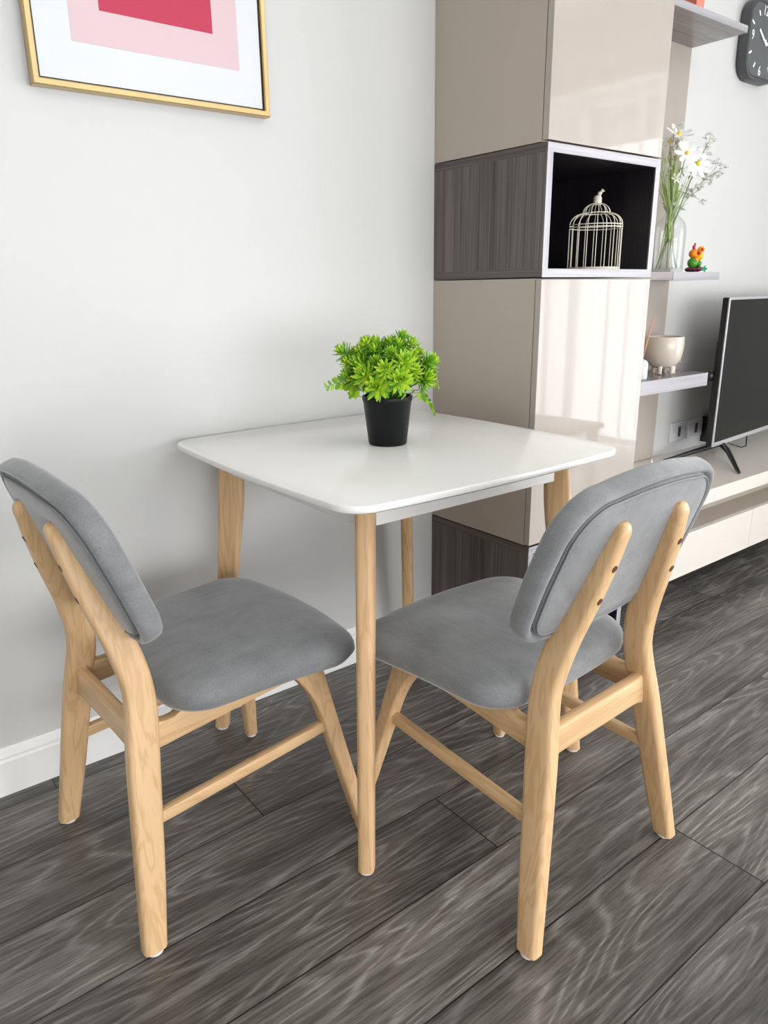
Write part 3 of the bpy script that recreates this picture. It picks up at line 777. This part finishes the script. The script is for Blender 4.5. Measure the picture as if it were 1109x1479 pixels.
# colourful ornament to the right of the vase
OX, OY, OZ = 1.135, -.135, 1.1217
t = thing('ornament', 'small colourful toy ornament of orange, yellow and green shapes beside the vase', 'ornament', (OX, OY, OZ))
m = MB(); m.ball(vp(-.012, .010, 0), (.026, .022, .010)); m.ball(vp(.008, .012, .004), (.016, .016, .010)); m.build('base', M['plum'], t)
m = MB(); m.ball(vp(-.013, .033, .006), .018); m.ball(vp(.012, .03, -.002), .012); m.build('green_ball', M['green'], t)
m = MB(); m.ball(vp(-.009, .064, 0), (.019, .017, .016)); m.ball(vp(-.002, .042, .010), (.010, .008, .014)); m.build('orange_bud', M['orange'], t)
m = MB(); m.ball(vp(.013, .056, 0), (.015, .014, .014)); m.ball(vp(.016, .078, 0), (.013, .012, .012)); m.build('yellow_bud', M['yellow'], t)
m = MB(); m.ball(vp(.004, .066, .016), (.008, .006, .007)); m.ball(vp(.016, .078, .011), (.007, .005, .006)); m.tube([vp(-.010, .076), vp(-.011, .092)], .0055, 8); m.tube([vp(-.008, .088), vp(-.008, .100)], .0032, 8); m.build('red_detail', M['toyred'], t)
m = MB()
for k in range(5):
    a = 2*PI*k/5; leaf(m, Vector(vp(.030, .012, .008)), VR*math.cos(a)+Vector((0, 0, 1))*math.sin(a)+VF*.15, VF, .012, .007, .5)
m.build('teal_star', M['teal'], t)

# footed planter and reed diffuser on the lower shelf
t = thing('planter', 'cream glazed pot on little feet standing on the thick lower shelf', 'planter', (1.030, -.108, .7675))
prof = [(.001, .022), (.030, .022), (.046, .030), (.058, .046), (.0655, .068), (.068, .095), (.0675, .130), (.066, .1335), (.063, .1325), (.0625, .128), (.063, .095), (.060, .068), (.05, .045), (.03, .034), (.001, .033)]
m = MB(); m.lathe(prof, seg=44); body = m.build('body', M['cream'], t)
for a in (-2.75, -1.55, -.9, .35, 1.4):
    c, s = math.cos(a), math.sin(a); m = MB()
    m.tube([(c*.036, s*.036, .034), (c*.040, s*.040, .018), (c*.039, s*.039, .006), (c*.041, s*.041, 0)], [.010, .0075, .0065, .009], 10); m.build('foot', M['cream'], t)
m = MB(); r_ = random.Random(2)
for a0, z0 in ((-.85, .11), (-.55, .062), (-.62, .05)):
    for k in range(6):
        a = 2*PI*k/6; R_ = .066 if z0 > .08 else .0655*.96
        aa = a0+.10*math.cos(a); z = z0+.009*math.sin(a); rad = R_+.0012
        m.ball((rad*math.cos(aa), rad*math.sin(aa), z), .0028, seg=8, rings=5)
m.tube([(.0690*math.cos(-.42), .0690*math.sin(-.42), .122), (.0705*math.cos(-.40), .0705*math.sin(-.40), .105), (.0695*math.cos(-.45), .0695*math.sin(-.45), .082)], .0030, 8)
m.build('relief', M['cream'], body)
t = thing('reed_diffuser', 'pale bottle with copper reeds tucked behind the cream pot', 'diffuser', (.822, -.150, .7675))
m = MB(); m.lathe([(.001, 0), (.026, 0), (.028, .003), (.028, .055), (.022, .064), (.010, .068), (.010, .08), (.001, .08)], seg=24); m.build('bottle', M['paper'], t)
m = MB()
for a, b in ((-.1, .035), (1.2, .03), (.5, .045), (2.4, .03), (3.6, .03)):
    m.tube([(0, 0, .03), (VR.x*math.cos(a)*b, VR.y*math.cos(a)*b+.02*math.sin(a), .205)], .0014, 5)
m.build('reeds', M['copper'], t)

# ------------------------------------------------------------------ wall clock
t = thing('wall_clock', 'dark grey rounded-square wall clock with white numerals', 'clock', (1.612, 0, 1.949))
m = MB(); S = .24; SZ = .268; secs = []
for ins, y in [(.012, -.002), (.003, -.004), (0, -.010), (0, -.037), (.002, -.042), (.007, -.044), (.012, -.0425), (.014, -.0395)]:
    secs.append([(x, y, z) for x, z in rr(S-2*ins, SZ-2*ins, .066-ins, 8)])
m.loft(secs); m.build('case', M['clockbody'], t)
m = MB(); m.loft([[(x, y, z) for x, z in rr(S-.030, SZ-.030, .052, 8)] for y in (-.0395, -.041)]); face = m.build('face', M['clockface'], t)
m = MB()
for k in range(12):
    if k % 3 == 0: continue
    a = k*PI/6; c, s = math.sin(a), math.cos(a); e = .100/max(abs(c), abs(s))
    e = min(e, .106); p0, p1 = e, e-.018; w_ = .0036; px, pz = s*w_, -c*w_
    c *= 1.12
    pts = [(c*p0+px, s*p0+pz), (c*p0-px, s*p0-pz), (c*p1-px, s*p1-pz), (c*p1+px, s*p1+pz)]
    m = MB(); m.loft([[(x, y, z) for x, z in pts] for y in (-.0409, -.0418)])
    m.build('hour_mark', M['clockwhite'], face, smooth=False)
for txt, x, z in (('12', -.012, .097), ('3', .086, 0), ('6', -.012, -.100), ('9', -.088, .008)):
    cu = bpy.data.curves.new('numeral', 'FONT'); cu.body = txt; cu.size = .046; cu.align_x = 'CENTER'; cu.align_y = 'CENTER'; cu.extrude = .0004
    tmp = bpy.data.objects.new('tmp', cu); COL.objects.link(tmp)
    dg = bpy.context.evaluated_depsgraph_get(); me = bpy.data.meshes.new_from_object(tmp.evaluated_get(dg))
    bpy.data.objects.remove(tmp); me.materials.clear(); me.materials.append(M['clockwhite'])
    o = bpy.data.objects.new('numeral', me); COL.objects.link(o); o.parent = face; o.location = (x, -.0416, z); o.rotation_euler = (PI/2, 0, 0); o.scale = (.8, 1, 1)
def hand(name, a, L, w_, y):
    m = MB(); c, s = math.sin(a), math.cos(a)
    pts = [(-c*.02+s*w_, -s*.02-c*w_), (-c*.02-s*w_, -s*.02+c*w_), (c*L-s*w_, s*L+c*w_), (c*L+s*w_, s*L-c*w_)]
    m.loft([[(x, yy, z) for x, z in pts] for yy in (y, y-.0012)]); m.build(name, M['clockwhite'], t, smooth=False)
hand('hour_hand', -.95, .056, .0045, -.043); hand('minute_hand', 1.9, .080, .0032, -.0445)
m = MB(); m.tube([(0, -.041, 0), (0, -.047, 0)], .006, 12); m.build('hub', M['clockwhite'], t)

# ------------------------------------------------------------------ TV bench, TV, sockets
t = thing('tv_bench', 'long low cream wall-hung bench under the television with an open slot above its drawers', 'cabinet', (WC, 0, .1))
SX1, SD = 2.45, .415; L = SX1-WC
m = MB(); m.box(.001, L, -SD, -.001, .26, .31); m.build('top', M['bench'], t, smooth=False, bevel=.001)
m = MB(); m.box(.001, L, -.30, -.29, .176, .26); m.box(.001, L, -.396, -.001, .026, .176); m.build('body', M['taupe_side'], t, smooth=False)
for a, b in ((.001, 1.229-WC), (1.231-WC, 1.85-WC), (1.852-WC, L)):
    m = MB(); m.box(a, b, -SD, -.397, .024, .1755); m.build('drawer', M['bench'], t, smooth=False, bevel=.001)
YAW = math.radians(5)
t = thing('television', 'slim flat television with silver bezel standing on the cream bench', 'television', (1.262, -.205, .41), YAW)
TW, Z0, Z1 = .97, .064, .623
m = MB(); m.box(0, TW, -.004, .020, Z0, Z1); m.box(.03, TW-.03, .02, .036, Z0+.03, Z1-.16); hs = m.build('housing', M['black'], t, bevel=.004)
m = MB(); m.ball((.010, .036, .335), (.022, .018, .020), seg=12); m.build('bracket', M['black'], hs)
m = MB(); b = .009
m.box(0, b, -.008, -.003, Z0, Z1); m.box(TW-b, TW, -.008, -.003, Z0, Z1); m.box(b, TW-b, -.008, -.003, Z1-b, Z1); m.box(b, TW-b, -.008, -.003, Z0, Z0+.015); m.build('bezel', M['silver'], t, smooth=False, bevel=.001)
m = MB(); m.box(b, TW-b, -.0065, -.003, Z0+.015, Z1-b); m.build('screen', M['screen'], t, smooth=False)
for x, sg in ((.105, -1), (TW-.105, 1)):
    m = MB()
    for e, w_ in ((-.157, .0), (.135 if sg < 0 else .085, .0)):
        m.tube([(x, .008, Z0+.003), (x-sg*.002, .006+e*.04, Z0-.006), (x+sg*.05, e*.30, .046), (x+sg*.17, e*.86, .011), (x+sg*.2, e, .005)], [.012, .012, .0105, .008, .005], 10)
    m.build('foot', M['black'], t)
m = MB(); m.tube([(.15, .03, .10), (.17, .02, .062), (.20, .0, .045), (.25, -.02, .028), (.30, -.02, .026), (.35, 0, .04), (.40, .02, .066), (.41, .03, .1)], .0028, 8); m.build('cable', M['black'], t)
def socket(label, x, rot=0):
    t = thing('wall_socket', label, 'socket', (x, 0, .494), 0, 'sockets left of the television')
    m = MB(); m.loft([[(u, y, v) for u, v in rr(.113-2*i, .080-2*i, .006, 2)] for i, y in ((0, -.0005), (0, -.008), (.002, -.010))]); m.build('plate', M['plate'], t)
    m = MB(); m.box(-.002, .016, -.0112, -.0095, -.020, .022); m.build('switch', M['black'], t, smooth=False, bevel=.0005)
socket('grey wall socket nearer the cabinet of the pair above the bench', 1.357); socket('grey wall socket nearer the television of the pair above the bench', 1.487)
m = MB(); m.box(1.552, 1.602, -.052, -.0005, .428, .536); m.tube([(1.585, -.04, .43), (1.59, -.045, .416), (1.62, -.05, .414)], .004, 8)
tag(m.build('power_adapter', M['black'], bevel=.003), 'black power adapter plugged into the wall beside the television edge', 'adapter')
m = MB(); m.tube([(.80, -.30, .4125), (.815, -.27, .4125), (.84, -.24, .425), (.85, -.22, .47), (.845, -.215, .49), (.835, -.22, .47), (.84, -.25, .43), (.87, -.27, .4125), (.90, -.25, .4125)], .0025, 8)
tag(m.build('cable', M['whitecable']), 'loop of thin white cable on the bench beside the cabinet', 'cable')

# ------------------------------------------------------------------ seen only as reflections: side table and rug
t = thing('side_table', 'low table with a pale oak top mirrored in the glossy cupboard door', 'table', (1.34, -1.55, 0), -.08)
m = MB(); m.box(-.155, .155, -.30, .30, .425, .45); m.build('tabletop', M['lightoak'], t, bevel=.003)
for sx in (-1, 1):
    for sy in (-1, 1):
        m = MB(); m.box(sx*.12-.02, sx*.12+.02, sy*.26-.02, sy*.26+.02, 0, .425); m.build('leg', M['white'], t, bevel=.003)
m = MB(); m.loft([[(1.72+x, -2.85+y, z) for x, y in rr(1.4, 1.7, .02)] for z in (.0005, .010)]); tag(m.build('rug', M['rug']), 'mottled cream rug on the floor in front of the curtain', 'rug')

# ------------------------------------------------------------------ light
WP, BP, CP = 300, 250, 20
def area(name, loc, rot, sx, sy, power, col):
    l = bpy.data.lights.new(name, 'AREA'); l.shape = 'RECTANGLE'; l.size, l.size_y = sx, sy; l.energy = power; l.color = col
    o = bpy.data.objects.new(name, l); COL.objects.link(o); o.location = loc; o.rotation_euler = rot; return o
area('daylight_window', (XR+.25, (WY0+WY1)/2, 1.0), (PI/2, 0, PI/2), WY1-WY0+.3, 1.9, WP, (.96, .98, 1))
area('fill_behind_camera', ((FX0+FX1)/2, YF-.25, .78), (-PI/2, 0, PI), FX1-FX0, 1.5, BP, (.97, .98, 1))  # added fill lamp lighting the room from behind, no known source
area('ceiling_lamp', (.2, -2.3, ZC-.03), (0, 0, 0), 1.6, 1.6, CP, (1, .98, .95))
w = bpy.data.worlds.new('world'); sc.world = w; w.use_nodes = True
w.node_tree.nodes['Background'].inputs[0].default_value = (.9, .95, 1, 1); w.node_tree.nodes['Background'].inputs[1].default_value = 1.0

# ------------------------------------------------------------------ camera
yaw, pit, rol, fpx = .6571, -.2961, -.013, 1056.26
fw = Vector((math.sin(yaw)*math.cos(pit), math.cos(yaw)*math.cos(pit), math.sin(pit)))
rt = Vector((math.cos(yaw), -math.sin(yaw), 0)); up = rt.cross(fw)
r2 = rt*math.cos(rol)+up*math.sin(rol); u2 = -rt*math.sin(rol)+up*math.cos(rol)
cd = bpy.data.cameras.new('camera'); cam = bpy.data.objects.new('camera', cd); COL.objects.link(cam)
mw = Matrix.Identity(4)
for i in range(3): mw[i][0], mw[i][1], mw[i][2] = r2[i], u2[i], -fw[i]
mw[0][3], mw[1][3], mw[2][3] = -1.4537, -1.6393, 1.079
cam.matrix_world = mw
cd.sensor_fit = 'HORIZONTAL'; cd.sensor_width = 36; cd.lens = 36*fpx/1109; cd.clip_start = .02
sc.camera = cam
vs = sc.view_settings; vs.view_transform = 'Standard'; vs.look = 'None'; vs.exposure = -.57; vs.gamma = 1; vs.use_curve_mapping = False
sc.cycles.use_denoising = True; sc.cycles.max_bounces = 10; sc.cycles.diffuse_bounces = 6; sc.cycles.sample_clamp_indirect = 6
sc.cycles.caustics_reflective = False; sc.cycles.caustics_refractive = False
